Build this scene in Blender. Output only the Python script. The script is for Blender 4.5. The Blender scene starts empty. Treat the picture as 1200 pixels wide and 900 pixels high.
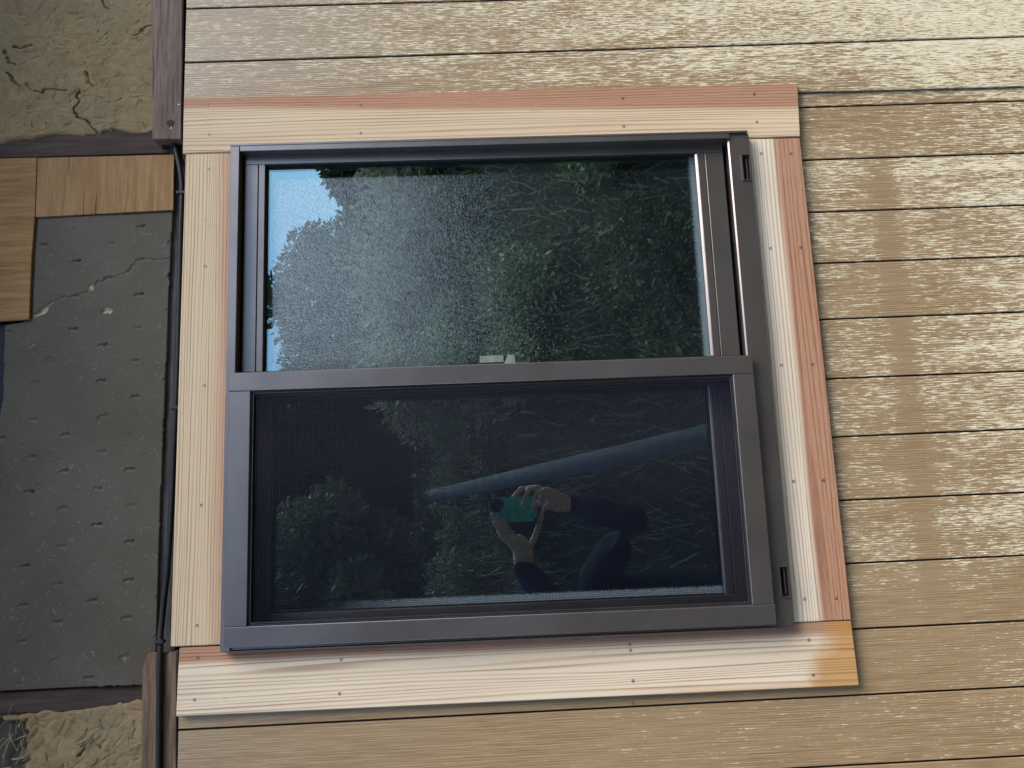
import bpy, bmesh, math, random
import numpy as np
from mathutils import Matrix, Vector

# ------------------------------------------------------------------ camera, light
scene = bpy.context.scene
col = scene.collection
D = 1.2            # camera to siding face, metres
CZ = 1.75          # camera height
FPX = 890.0        # focal length in photo pixels (1200 wide)
# The picture was taken with the phone turned on its side: the left of the
# picture is up in the real place.  Wall axes: u = picture right (world -Z),
# v = picture down (world -X), n = into the wall (world +Y).
n_c = np.array([-0.01996813, 0.15752633, 0.98731288])
u_c = np.array([0.99885265, -0.03984931, 0.02655949])
v_c = np.array([0.04352755, 0.98671044, -0.15654987])
U_, V_, N_ = Vector((0, 0, -1)), Vector((-1, 0, 0)), Vector((0, 1, 0))
def axis(k): return U_ * u_c[k] + V_ * v_c[k] + N_ * n_c[k]
right, up, back = axis(0), -axis(1), -axis(2)
cam_d = bpy.data.cameras.new('camera'); cam = bpy.data.objects.new('camera', cam_d)
col.objects.link(cam)
m = Matrix((right, up, back)).transposed().to_4x4(); m.translation = Vector((0, -D, CZ))
cam.matrix_world = m
cam_d.sensor_fit = 'HORIZONTAL'; cam_d.sensor_width = 36.0; cam_d.lens = 36.0 * FPX / 1200.0
cam_d.clip_start = 0.02; cam_d.clip_end = 2000
scene.camera = cam

SUN_EL = math.radians(44); SUN_DIR = Vector((0.82, -0.57, 0.0)).normalized()
to_sun = Vector((SUN_DIR.x * math.cos(SUN_EL), SUN_DIR.y * math.cos(SUN_EL), math.sin(SUN_EL)))
world = bpy.data.worlds.new('World'); scene.world = world; world.use_nodes = True
wt = world.node_tree; wt.nodes.clear()
sky = wt.nodes.new('ShaderNodeTexSky'); sky.sky_type = 'NISHITA'; sky.sun_disc = False
sky.sun_elevation = SUN_EL; sky.sun_rotation = math.atan2(to_sun.x, to_sun.y)
sky.altitude = 100; sky.air_density = 1.0; sky.dust_density = 0.6; sky.ozone_density = 1.0
bg = wt.nodes.new('ShaderNodeBackground'); bg.inputs['Strength'].default_value = 0.105
wo = wt.nodes.new('ShaderNodeOutputWorld')
wt.links.new(sky.outputs[0], bg.inputs[0]); wt.links.new(bg.outputs[0], wo.inputs[0])
sun_d = bpy.data.lights.new('sun', 'SUN'); sun_d.energy = 1.5; sun_d.angle = math.radians(36)
sun_d.color = (1.0, 0.89, 0.74)
sun = bpy.data.objects.new('sun', sun_d); col.objects.link(sun)
sun.rotation_euler = to_sun.to_track_quat('Z', 'Y').to_euler()
scene.view_settings.view_transform = 'Standard'; scene.view_settings.look = 'None'
scene.view_settings.gamma = 1.0; scene.view_settings.exposure = 1.70
scene.render.resolution_x = 1024; scene.render.resolution_y = 768

rng = np.random.default_rng(7); random.seed(7)

# ------------------------------------------------------------------ helpers
def W(px, py, h=0.0):
    """photo pixel -> (u, w) on the plane h metres in front of the siding face (w = picture up)"""
    d = np.array([(px - 600) / FPX, (py - 450) / FPX, 1.0])
    p = d / d.dot(n_c) * (D - h)
    return float(p.dot(u_c)), float(-p.dot(v_c))

BASIS = Matrix((U_, -V_, -N_)).transposed().to_4x4()      # local x=u, y=w, z=h
def tag(o, label=None, cat=None, group=None, kind=None):
    if label: o['label'] = label
    if cat: o['category'] = cat
    if group: o['group'] = group
    if kind: o['kind'] = kind
    return o
def wall_thing(name, label, cat, origin=(0, 0, 0), rot=0.0, group=None):
    o = bpy.data.objects.new(name, None); col.objects.link(o); o.empty_display_size = 0.05
    o.matrix_world = Matrix.Translation((0, 0, CZ)) @ BASIS @ Matrix.Translation(origin) @ Matrix.Rotation(rot, 4, 'Z')
    o['org'] = origin
    return tag(o, label, cat, group, 'thing')
def world_thing(name, label, cat, loc=(0, 0, 0), group=None):
    o = bpy.data.objects.new(name, None); col.objects.link(o); o.location = loc
    return tag(o, label, cat, group, 'thing')
def link(name, me, mat, parent=None, loc=(0, 0, 0), kind=None, smooth=False):
    o = bpy.data.objects.new(name, me); col.objects.link(o)
    if mat is not None and not me.materials: me.materials.append(mat)
    if parent is not None:
        o.parent = parent
    o.location = loc
    if kind: o['kind'] = kind
    if smooth:
        me.polygons.foreach_set('use_smooth', [True] * len(me.polygons))
    return o
def bm_mesh(bm, name='m'):
    bmesh.ops.recalc_face_normals(bm, faces=bm.faces)
    me = bpy.data.meshes.new(name); bm.to_mesh(me); bm.free(); return me
def bm_box(bm, a, b):
    vs = [bm.verts.new((x, y, z)) for z in (a[2], b[2]) for y in (a[1], b[1]) for x in (a[0], b[0])]
    for f in ((0, 1, 3, 2), (4, 5, 7, 6), (0, 1, 5, 4), (2, 3, 7, 6), (0, 2, 6, 4), (1, 3, 7, 5)):
        bm.faces.new([vs[i] for i in f])
def bm_prism(bm, poly, h0, h1):
    lo = [bm.verts.new((p[0], p[1], h0)) for p in poly]
    hi = [bm.verts.new((p[0], p[1], h1)) for p in poly]
    bm.faces.new(lo); bm.faces.new(hi)
    for i in range(len(poly)):
        j = (i + 1) % len(poly); bm.faces.new((lo[i], lo[j], hi[j], hi[i]))
def bev(bm, off, seg=1):
    if off > 0:
        bmesh.ops.recalc_face_normals(bm, faces=bm.faces)
        bmesh.ops.bevel(bm, geom=list(bm.edges), offset=off, segments=seg, affect='EDGES', clamp_overlap=True)
def box_part(name, mat, parent, u0, u1, w0, w1, h0, h1, bevel=0.0006, kind=None):
    """box given in wall coordinates, its origin in its own middle"""
    org = parent_org(parent)
    c = ((u0 + u1) / 2, (w0 + w1) / 2, (h0 + h1) / 2)
    bm = bmesh.new(); bm_box(bm, (u0 - c[0], w0 - c[1], h0 - c[2]), (u1 - c[0], w1 - c[1], h1 - c[2])); bev(bm, bevel)
    o = link(name, bm_mesh(bm, name), mat, parent, tuple(c[i] - org[i] for i in range(3)), kind)
    o['org'] = c
    return o
def poly_part(name, mat, parent, poly, h0, h1, bevel=0.0006, kind=None):
    org = parent_org(parent)
    cu = sum(p[0] for p in poly) / len(poly); cw = sum(p[1] for p in poly) / len(poly)
    bm = bmesh.new(); bm_prism(bm, [(p[0] - cu, p[1] - cw) for p in poly], h0 - h1, 0.0); bev(bm, bevel)
    o = link(name, bm_mesh(bm, name), mat, parent, (cu - org[0], cw - org[1], h1 - org[2]), kind)
    o['org'] = (cu, cw, h1)
    return o
def parent_org(p):
    if p is None: return (0, 0, 0)
    return tuple(p['org']) if 'org' in p.keys() else (0, 0, 0)
def bm_tube(bm, pts, rad, sides=8, cap=True):
    pts = [Vector(p) for p in pts]; rings = []
    if not hasattr(rad, '__len__'): rad = [rad] * len(pts)
    ref = None
    for i, p in enumerate(pts):
        t = (pts[min(i + 1, len(pts) - 1)] - pts[max(i - 1, 0)]).normalized()
        if ref is None: ref = Vector((0, 0, 1)) if abs(t.z) < 0.9 else Vector((1, 0, 0))
        a = t.cross(ref).normalized(); b = t.cross(a).normalized(); ref = -a.cross(t)
        ref = b if abs(b.dot(t)) < .9 else ref
        rings.append([bm.verts.new(p + a * (math.cos(k * 2 * math.pi / sides) * rad[i]) + b * (math.sin(k * 2 * math.pi / sides) * rad[i])) for k in range(sides)])
        ref = -b if False else ref
    for r0, r1 in zip(rings[:-1], rings[1:]):
        # match nearest start to avoid twist
        off = min(range(sides), key=lambda s: (r0[0].co - r1[s].co).length)
        d1 = (r0[1].co - r1[(off + 1) % sides].co).length; d2 = (r0[1].co - r1[(off - 1) % sides].co).length
        sg = 1 if d1 <= d2 else -1
        for k in range(sides):
            bm.faces.new((r0[k], r0[(k + 1) % sides], r1[(off + sg * (k + 1)) % sides], r1[(off + sg * k) % sides]))
    if cap:
        bm.faces.new(rings[0]); bm.faces.new(rings[-1])
def np_mesh(name, verts, faces):
    me = bpy.data.meshes.new(name)
    verts = np.asarray(verts, dtype=np.float32); faces = np.asarray(faces, dtype=np.int32)
    k = faces.shape[1]
    me.vertices.add(len(verts)); me.vertices.foreach_set('co', verts.ravel())
    me.loops.add(faces.size); me.loops.foreach_set('vertex_index', faces.ravel())
    me.polygons.add(len(faces)); me.polygons.foreach_set('loop_start', np.arange(0, faces.size, k, dtype=np.int32))
    me.update(calc_edges=True); me.validate()
    return me
def vnoise(x, y, seed=0):
    """value noise on arrays"""
    xi = np.floor(x).astype(np.int64); yi = np.floor(y).astype(np.int64); fx = x - xi; fy = y - yi
    fx = fx * fx * (3 - 2 * fx); fy = fy * fy * (3 - 2 * fy)
    def hsh(a, b):
        q = (a * 374761393 + b * 668265263 + seed * 974711) & 0x7fffffff
        q = ((q ^ (q >> 13)) * 1274126177) & 0x7fffffff
        return ((q ^ (q >> 16)) & 0xffff) / 65535.0
    return (hsh(xi, yi) * (1 - fx) * (1 - fy) + hsh(xi + 1, yi) * fx * (1 - fy) + hsh(xi, yi + 1) * (1 - fx) * fy + hsh(xi + 1, yi + 1) * fx * fy)
def fbm(x, y, oct=4, seed=0, gain=0.5):
    s = 0; a = 1; t = 0
    for i in range(oct):
        s = s + a * vnoise(x * 2 ** i, y * 2 ** i, seed + i); t += a; a *= gain
    return s / t
def grid_part(name, mat, parent, us, ws, H, mask=None, keep=None):
    org = parent_org(parent)
    UU, WW = np.meshgrid(us, ws, indexing='ij')
    v = np.stack([UU - org[0], WW - org[1], H - org[2]], -1).reshape(-1, 3)
    nu, nw = len(us), len(ws)
    idx = np.arange(nu * nw).reshape(nu, nw)
    f = np.stack([idx[:-1, :-1], idx[1:, :-1], idx[1:, 1:], idx[:-1, 1:]], -1)
    if keep is not None:
        kk = keep[:-1, :-1] & keep[1:, :-1] & keep[1:, 1:] & keep[:-1, 1:]; f = f[kk]
    f = f.reshape(-1, 4)
    me = np_mesh(name, v, f)
    if mask is not None:
        at = me.attributes.new('mask', 'FLOAT', 'POINT'); at.data.foreach_set('value', mask.astype(np.float32).ravel())
    o = link(name, me, mat, parent, (0, 0, 0)); 
    me.polygons.foreach_set('use_smooth', [True] * len(me.polygons))
    return o
def seg_dist(UU, WW, poly):
    """distance to a polyline"""
    d = np.full(UU.shape, 9.0)
    for (a, b) in zip(poly[:-1], poly[1:]):
        ax, ay = a; bx, by = b; dx, dy = bx - ax, by - ay
        t = np.clip(((UU - ax) * dx + (WW - ay) * dy) / (dx * dx + dy * dy + 1e-12), 0, 1)
        d = np.minimum(d, np.hypot(UU - ax - t * dx, WW - ay - t * dy))
    return d

# ------------------------------------------------------------------ node helper
class Mat:
    def __init__(s, name):
        s.m = bpy.data.materials.new(name); s.m.use_nodes = True; s.t = s.m.node_tree; s.t.nodes.clear()
        s.out = s.t.nodes.new('ShaderNodeOutputMaterial')
    def n(s, typ, props=None, **inp):
        nd = s.t.nodes.new('ShaderNode' + typ)
        for k, v in (props or {}).items(): setattr(nd, k, v)
        for k, v in inp.items():
            k2 = int(k[1:]) if k[0] == 'i' and k[1:].isdigit() else k.replace('_', ' ')
            sk = nd.inputs[k2]
            s.set(sk, v)
        return nd
    def set(s, sk, v):
        if isinstance(v, bpy.types.NodeSocket): s.t.links.new(v, sk)
        elif isinstance(v, bpy.types.Node): s.t.links.new(v.outputs[0], sk)
        else:
            if sk.type == 'RGBA' and len(v) == 3: v = (*v, 1)
            sk.default_value = v
    def math(s, op, a, b=0.0, c=None, clamp=False):
        nd = s.n('Math', {'operation': op, 'use_clamp': clamp}, i0=a, i1=b)
        if c is not None: s.set(nd.inputs[2], c)
        return nd.outputs[0]
    def coord(s, obj=None):
        tc = s.n('TexCoord')
        if obj is not None: tc.object = obj
        return tc.outputs['Object']
    def sep(s, v): 
        nd = s.n('SeparateXYZ', i0=v); return nd.outputs[0], nd.outputs[1], nd.outputs[2]
    def comb(s, x, y, z=0.0): return s.n('CombineXYZ', i0=x, i1=y, i2=z).outputs[0]
    def noise(s, vec, scale=1.0, detail=3.0, rough=0.5, dist=0.0):
        return s.n('TexNoise', None, Vector=vec, Scale=scale, Detail=detail, Roughness=rough, Distortion=dist).outputs[0]
    def smooth(s, x, a, b, lo=0.0, hi=1.0):
        nd = s.n('MapRange', {'interpolation_type': 'SMOOTHSTEP', 'clamp': True}, i0=x, i1=a, i2=b, i3=lo, i4=hi); return nd.outputs[0]
    def mix(s, f, a, b, typ='MIX'):
        nd = s.n('Mix', {'data_type': 'RGBA', 'blend_type': typ, 'clamp_factor': True})
        s.set(nd.inputs[0], f); s.set(nd.inputs[6], a); s.set(nd.inputs[7], b); return nd.outputs[2]
    def ramp(s, f, stops):
        nd = s.n('ValToRGB', i0=f); cr = nd.color_ramp
        while len(cr.elements) < len(stops): cr.elements.new(0.5)
        for e, (p, c) in zip(cr.elements, stops): e.position = p; e.color = (*c, 1) if len(c) == 3 else c
        return nd.outputs[0]
    def bump(s, h, strength=0.3, dist=0.001): return s.n('Bump', None, Height=h, Strength=strength, Distance=dist).outputs[0]
    def finish(s, color, rough=0.5, metal=0.0, spec=0.5, normal=None, extra=None):
        b = s.n('BsdfPrincipled', None, Base_Color=color, Roughness=rough, Metallic=metal)
        s.set(b.inputs['Specular IOR Level'], spec)
        if normal is not None: s.set(b.inputs['Normal'], normal)
        for k, v in (extra or {}).items(): s.set(b.inputs[k], v)
        s.t.links.new(b.outputs[0], s.out.inputs[0]); return s.m

def m_siding(root):
    s = Mat('siding'); co = s.coord(root); u, w, h = s.sep(co)
    rnd = s.n('ObjectInfo').outputs['Random']
    off = s.math('MULTIPLY', rnd, 37.0)
    def vec(a, b): return s.comb(s.math('ADD', s.math('MULTIPLY', u, a), off), s.math('MULTIPLY', w, b), off)
    fine = s.noise(vec(16, 560), detail=3, rough=0.7)
    streak = s.noise(vec(55, 520), detail=5, rough=0.70)
    patch = s.noise(vec(4.5, 22), detail=4, rough=0.6)
    ribp = s.math('ADD', s.math('MULTIPLY', w, 6.2832 / 0.0036), s.math('MULTIPLY', s.noise(vec(3.5, 60), detail=2), 14.0))
    rib = s.math('MULTIPLY', s.math('SINE', ribp), s.smooth(s.noise(vec(10, 90), detail=2), 0.3, 0.65))
    # weathering gets heavier towards the sunny, unsheltered part of the wall
    g = s.math('ADD', s.math('MULTIPLY', u, 0.075), s.math('MULTIPLY', s.smooth(w, 0.64, 0.80), 0.075))
    g = s.math('ADD', g, s.smooth(w, -0.22, -0.08, -0.055, 0.0))
    g = s.math('ADD', g, s.smooth(u, 0.66, 0.95, 0.0, 0.03))
    wob = s.math('MULTIPLY', s.math('SUBTRACT', s.noise(s.comb(0.3, s.math('MULTIPLY', w, 9)), detail=3), 0.5), 0.03)
    su = s.math('ABSOLUTE', s.math('SUBTRACT', s.math('ADD', u, wob), 0.672))
    run = s.math('MULTIPLY', s.smooth(su, 0.0, 0.032, 1.0, 0.0), s.smooth(w, 0.60, 0.52))
    run = s.math('MULTIPLY', run, s.smooth(w, -0.25, -0.1))
    lvl = s.math('ADD', s.math('MULTIPLY', streak, 0.74), s.math('MULTIPLY', patch, 0.19))
    lvl = s.math('ADD', lvl, s.math('MULTIPLY', s.math('SUBTRACT', fine, 0.5), 0.22))
    lvl = s.math('ADD', s.math('ADD', lvl, s.math('MULTIPLY', rib, 0.022)), g); lvl = s.math('ADD', lvl, s.math('MULTIPLY', s.math('SUBTRACT', rnd, 0.5), 0.05))
    lvl = s.math('SUBTRACT', lvl, s.math('MULTIPLY', run, 0.09))
    flake = s.smooth(lvl, 0.556, 0.578)
    brk = s.smooth(s.noise(vec(60, 600), detail=2), 0.36, 0.5, 0.45, 1.0)
    flake = s.math('MULTIPLY', flake, brk)
    base = s.ramp(fine, [(0.30, (0.24, 0.158, 0.082)), (0.5, (0.375, 0.260, 0.142)), (0.70, (0.505, 0.368, 0.218))])
    base = s.mix(s.smooth(rib, -1.0, 1.0, 0.32, 0.0), base, (0.15, 0.10, 0.055))
    base = s.mix(s.smooth(patch, 0.35, 0.65), base, s.mix(0.5, base, (0.37, 0.268, 0.155)))
    base = s.mix(s.math('MULTIPLY', run, 0.2), base, (0.27, 0.19, 0.115))
    cream = s.mix(s.noise(vec(5, 20), detail=2), (0.72, 0.64, 0.43), (0.86, 0.80, 0.60))
    c = s.mix(flake, base, cream)
    b = s.bump(s.math('ADD', s.math('ADD', fine, s.math('MULTIPLY', rib, 0.5)), s.math('MULTIPLY', flake, -0.5)), 0.4, 0.0006)
    r = s.math('ADD', 0.34, s.math('MULTIPLY', flake, 0.35))
    return s.finish(c, r, 0.0, 0.75, b)

def m_trim(name, ax, heart_lo, heart_hi, freq, sap=(0.66, 0.55, 0.40), stain=False, phase=0.0, tilt=0.0):
    """sawn cedar: heart_lo..heart_hi = position across the board (metres, + = towards +t) where it turns to red heartwood"""
    s = Mat(name); x, y, z = s.sep(s.coord())
    l, t = (x, y) if ax == 'u' else (y, x)
    l = s.math('ADD', l, phase)
    w1 = s.math('MULTIPLY', s.math('SUBTRACT', s.noise(s.comb(s.math('MULTIPLY', l, 1.6), s.math('MULTIPLY', t, 14), phase), detail=2), 0.5), 0.014)
    w2 = s.math('MULTIPLY', s.math('SUBTRACT', s.noise(s.comb(s.math('MULTIPLY', l, 7), s.math('MULTIPLY', t, 60), phase), detail=2), 0.5), 0.0022)
    tt = s.math('ADD', t, s.math('ADD', w1, w2))
    ph = s.math('ADD', s.math('MULTIPLY', tt, freq), s.math('MULTIPLY', s.noise(s.comb(s.math('MULTIPLY', l, 0.6), s.math('MULTIPLY', tt, 26), phase + 3), detail=1), 7.0))
    fr = s.math('FRACT', ph)
    late = s.math('MULTIPLY', s.smooth(fr, 0.45, 0.88), s.smooth(fr, 0.93, 1.0, 1.0, 0.0))
    vary = s.smooth(s.noise(s.comb(s.math('MULTIPLY', l, 3), s.math('FLOOR', ph), phase), scale=1.0, detail=1), 0.3, 0.7, 0.35, 1.0)
    late = s.math('MULTIPLY', late, vary)
    fib = s.noise(s.comb(s.math('MULTIPLY', l, 26), s.math('MULTIPLY', t, 1100)), detail=3, rough=0.7)
    hm = s.smooth(s.math('ADD', tt, s.math('ADD', s.math('MULTIPLY', s.math('SUBTRACT', fib, 0.5), 0.006), s.math('MULTIPLY', x if ax == 'u' else y, tilt))), heart_lo, heart_hi)
    sapc = s.mix(late, sap, (sap[0] * 0.46, sap[1] * 0.35, sap[2] * 0.28))
    heartc = s.mix(late, (0.43, 0.205, 0.120), (0.21, 0.078, 0.042))
    c = s.mix(hm, sapc, heartc)
    tone = s.noise(s.comb(s.math('MULTIPLY', l, 2.0), s.math('MULTIPLY', t, 12), phase + 9), detail=3)
    c = s.mix(s.smooth(tone, 0.35, 0.7, 0.0, 0.5), c, s.mix(0.5, c, (0.40, 0.28, 0.18)))
    scuff = s.noise(s.comb(s.math('MULTIPLY', l, 14), s.math('MULTIPLY', t, 38), phase + 21), detail=5, rough=0.75, dist=1.0)
    c = s.mix(s.smooth(scuff, 0.62, 0.74, 0.0, 0.4), c, (0.30, 0.22, 0.15))
    c = s.mix(s.smooth(fib, 0.35, 0.75, 0.0, 0.22), c, (0.82, 0.69, 0.50))
    if stain:
        d = s.math('ADD', s.math('ADD', x, s.math('MULTIPLY', y, -0.55)), s.math('MULTIPLY', s.math('SUBTRACT', s.noise(s.coord(), 22, 3), 0.5), 0.07))
        k = s.math('MULTIPLY', s.smooth(d, 0.425, 0.475), 0.85)
        e = s.math('MULTIPLY', s.math('MULTIPLY', s.smooth(y, -0.036, -0.047), s.smooth(x, 0.12, 0.3)), 0.5)
        c = s.mix(s.math('MAXIMUM', k, e), c, s.mix(late, (0.52, 0.27, 0.075), (0.30, 0.13, 0.04)))
    dots = s.noise(s.coord(), 160, 2, 0.5)
    c = s.mix(s.smooth(dots, 0.72, 0.78, 0.0, 0.4), c, (0.22, 0.15, 0.1))
    b = s.bump(s.math('ADD', fib, s.math('MULTIPLY', late, 0.6)), 0.25, 0.0007)
    return s.finish(c, 0.62, 0, 0.3, b)

def m_alu():
    s = Mat('bronze_aluminium'); co = s.coord()
    nz = s.noise(co, 900, 2); sm = s.noise(co, 9, 4, 0.6)
    scr = s.noise(co, 55, 5, 0.7, 1.5)
    dust = s.smooth(scr, 0.64, 0.76, 0.0, 0.45)
    c = s.mix(s.smooth(sm, 0.3, 0.7), (0.205, 0.186, 0.180), (0.240, 0.218, 0.212))
    c = s.mix(dust, c, (0.22, 0.21, 0.20))
    r = s.math('ADD', s.math('ADD', 0.31, s.math('MULTIPLY', sm, 0.08)), s.math('MULTIPLY', dust, 0.5))
    return s.finish(c, r, 0.8, 0.6, s.bump(nz, 0.05, 0.0003))
def m_plain(name, c, rough=0.6, metal=0.0, var=0.25, scale=30, spec=0.5, bump=0.0, bscale=200):
    s = Mat(name); co = s.coord(); nz = s.noise(co, scale, 4, 0.6)
    cc = s.mix(s.smooth(nz, 0.3, 0.7), tuple(k * (1 - var) for k in c), tuple(k * (1 + var) for k in c))
    nb = s.bump(s.noise(co, bscale, 3), bump, 0.001) if bump else None
    return s.finish(cc, rough, metal, spec, nb)

def m_glass(root, drops):
    s = Mat('glass_drops' if drops else 'glass'); co = s.coord(root); u, w, h = s.sep(co)
    tr = s.n('BsdfTransparent', None, Color=(0.86, 0.93, 0.92))
    gl = s.n('BsdfGlossy', None, Color=(0.66, 0.94, 1.0), Roughness=0.0)
    fac = s.math('ADD', 0.165, s.math('MULTIPLY', s.math('POWER', s.n('LayerWeight', None, Blend=0.5).outputs['Facing'], 5.0), 0.8))
    mx = s.n('MixShader'); s.set(mx.inputs[0], fac); s.set(mx.inputs[1], tr.outputs[0]); s.set(mx.inputs[2], gl.outputs[0])
    # water beads / condensation film; sky-lit haze put in as stronger cover towards -u
    vo = s.n('TexVoronoi', {'voronoi_dimensions': '2D', 'feature': 'F1'}, Vector=s.comb(s.math('MULTIPLY', u, 1.25), w, 0), Scale=600.0 if drops else 420.0, Randomness=1.0)
    rad = s.math('ADD', 0.12, s.math('MULTIPLY', s.sep(vo.outputs['Color'])[0], 0.26))
    bead = s.smooth(s.math('SUBTRACT', vo.outputs['Distance'], rad), 0.0, 0.08, 1.0, 0.0)
    pick = s.sep(vo.outputs['Color'])[1]
    edge = s.noise(co, 260, 2)
    if drops:
        # window root sits at (0.015, 0.2): local x, y
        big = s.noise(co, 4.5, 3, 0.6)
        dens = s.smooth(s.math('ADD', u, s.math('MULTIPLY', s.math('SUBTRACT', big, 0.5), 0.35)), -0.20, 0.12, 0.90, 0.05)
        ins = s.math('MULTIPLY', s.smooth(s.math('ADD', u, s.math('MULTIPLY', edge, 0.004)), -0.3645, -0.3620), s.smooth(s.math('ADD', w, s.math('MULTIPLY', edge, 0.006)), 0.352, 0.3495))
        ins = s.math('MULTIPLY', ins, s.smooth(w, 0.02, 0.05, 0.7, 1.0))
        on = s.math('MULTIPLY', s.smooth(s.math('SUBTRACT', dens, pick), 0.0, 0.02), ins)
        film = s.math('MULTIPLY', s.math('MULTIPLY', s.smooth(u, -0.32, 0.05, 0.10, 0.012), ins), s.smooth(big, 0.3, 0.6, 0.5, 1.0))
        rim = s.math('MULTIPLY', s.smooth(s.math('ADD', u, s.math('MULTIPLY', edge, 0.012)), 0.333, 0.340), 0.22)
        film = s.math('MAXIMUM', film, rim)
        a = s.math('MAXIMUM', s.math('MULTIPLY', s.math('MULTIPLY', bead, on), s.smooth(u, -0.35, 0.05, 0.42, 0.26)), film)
    else:
        stp = s.math('MULTIPLY', s.smooth(s.math('ADD', w, s.math('MULTIPLY', edge, 0.007)), -0.334, -0.3385), s.smooth(u, -0.30, -0.1, 0.0, 1.0))
        a = s.math('MULTIPLY', stp, s.math('ADD', 0.42, s.math('MULTIPLY', bead, 0.2)))
    df = s.n('BsdfDiffuse', None, Color=(0.60, 0.74, 0.82), Roughness=0.5)  # blue of the skylight put into the bead and film colour
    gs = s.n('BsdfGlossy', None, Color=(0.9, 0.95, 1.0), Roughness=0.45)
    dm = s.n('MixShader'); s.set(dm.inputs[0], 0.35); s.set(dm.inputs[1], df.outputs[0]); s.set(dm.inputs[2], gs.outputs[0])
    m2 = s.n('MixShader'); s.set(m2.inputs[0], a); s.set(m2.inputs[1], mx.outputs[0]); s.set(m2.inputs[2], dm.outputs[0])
    s.t.links.new(m2.outputs[0], s.out.inputs[0]); return s.m

def m_mud():
    s = Mat('mud_plaster'); co = s.coord(); u, w, h = s.sep(co)
    a = s.noise(co, 7, 5, 0.6); b = s.noise(co, 42, 5, 0.65, 1.2); c_ = s.noise(co, 380, 3, 0.6)
    at = s.n('Attribute', {'attribute_name': 'mask'}).outputs['Fac']
    c = s.mix(s.smooth(b, 0.3, 0.7), (0.232, 0.168, 0.090), (0.315, 0.240, 0.138))
    c = s.mix(s.smooth(a, 0.42, 0.62, 0, 0.55), c, (0.24, 0.195, 0.125))
    c = s.mix(s.smooth(c_, 0.55, 0.75, 0, 0.3), c, (0.17, 0.125, 0.07))
    c = s.mix(at, c, (0.085, 0.072, 0.062))
    return s.finish(c, 0.95, 0, 0.1, s.bump(s.math('ADD', c_, b), 0.5, 0.0010))
def m_lath():
    s = Mat('lath_board'); co = s.coord()
    a = s.noise(co, 5, 4, 0.6); b = s.noise(co, 90, 4, 0.7, 2.0); f = s.noise(co, 500, 2)
    at = s.n('Attribute', {'attribute_name': 'mask'}).outputs['Fac']
    c = s.mix(s.smooth(a, 0.3, 0.7), (0.078, 0.067, 0.050), (0.102, 0.090, 0.071))
    c = s.mix(s.smooth(b, 0.60, 0.68, 0, 0.45), c, (0.26, 0.25, 0.23)); c = s.mix(s.smooth(f, 0.66, 0.74, 0, 0.25), c, (0.3, 0.29, 0.27))
    c = s.mix(s.smooth(b, 0.36, 0.28, 0, 0.4), c, (0.10, 0.09, 0.08))
    c = s.mix(at, c, (0.52, 0.44, 0.31))
    return s.finish(c, 0.62, 0, 0.25, s.bump(s.math('ADD', f, b), 0.2, 0.0007))
def m_oldwood(name, ax, dark, light, freq=160, gloss=0.75, wear=0.3, spec=0.18):
    s = Mat(name); x, y, z = s.sep(s.coord()); l, t = (x, y) if ax == 'u' else (y, x)
    g = s.noise(s.comb(s.math('MULTIPLY', l, 9), s.math('MULTIPLY', t, freq), s.math('MULTIPLY', z, 60)), detail=5, rough=0.68)
    g2 = s.noise(s.comb(s.math('MULTIPLY', l, 4), s.math('MULTIPLY', t, freq * 4)), detail=3, rough=0.7)
    big = s.noise(s.comb(s.math('MULTIPLY', l, 5), s.math('MULTIPLY', t, 16)), detail=3)
    c = s.mix(s.smooth(g, 0.3, 0.72), dark, light)
    c = s.mix(s.smooth(g2, 0.55, 0.75, 0, wear), c, tuple(min(1, k * 1.55) for k in light))
    c = s.mix(s.smooth(big, 0.5, 0.7, 0, 0.6), c, dark)
    c = s.mix(s.smooth(g2, 0.36, 0.28, 0, 0.8), c, tuple(k * 0.35 for k in dark))
    c = s.mix(s.smooth(s.noise(s.comb(s.math('MULTIPLY', l, 6), s.math('MULTIPLY', t, freq * 1.7), 4.0), detail=2, rough=0.4), 0.67, 0.70, 0, 0.75), c, tuple(k * 0.3 for k in dark))
    return s.finish(c, gloss, 0, spec, s.bump(s.math('ADD', g, g2), 0.45, 0.001))
def m_leaf(name, c1, c2, rough=0.5):
    s = Mat(name)
    g = s.n('NewGeometry').outputs['Random Per Island']
    c = s.mix(g, c1, c2)
    b = s.n('BsdfPrincipled', None, Base_Color=c, Roughness=rough)
    tl = s.n('BsdfTranslucent', None, Color=c)
    mx = s.n('MixShader'); s.set(mx.inputs[0], 0.3); s.set(mx.inputs[1], b.outputs[0]); s.set(mx.inputs[2], tl.outputs[0])
    s.t.links.new(mx.outputs[0], s.out.inputs[0]); return s.m
def m_ground():
    s = Mat('soil'); co = s.coord(); a = s.noise(co, 2.5, 6, 0.65); b = s.noise(co, 30, 4)
    c = s.ramp(a, [(0.3, (0.05, 0.041, 0.027)), (0.5, (0.10, 0.084, 0.054)), (0.7, (0.085, 0.10, 0.045))])
    return s.finish(s.mix(s.smooth(b, 0.5, 0.7, 0, 0.5), c, (0.13, 0.105, 0.065)), 0.95, 0, 0.1, s.bump(b, 0.6, 0.02))

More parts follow.
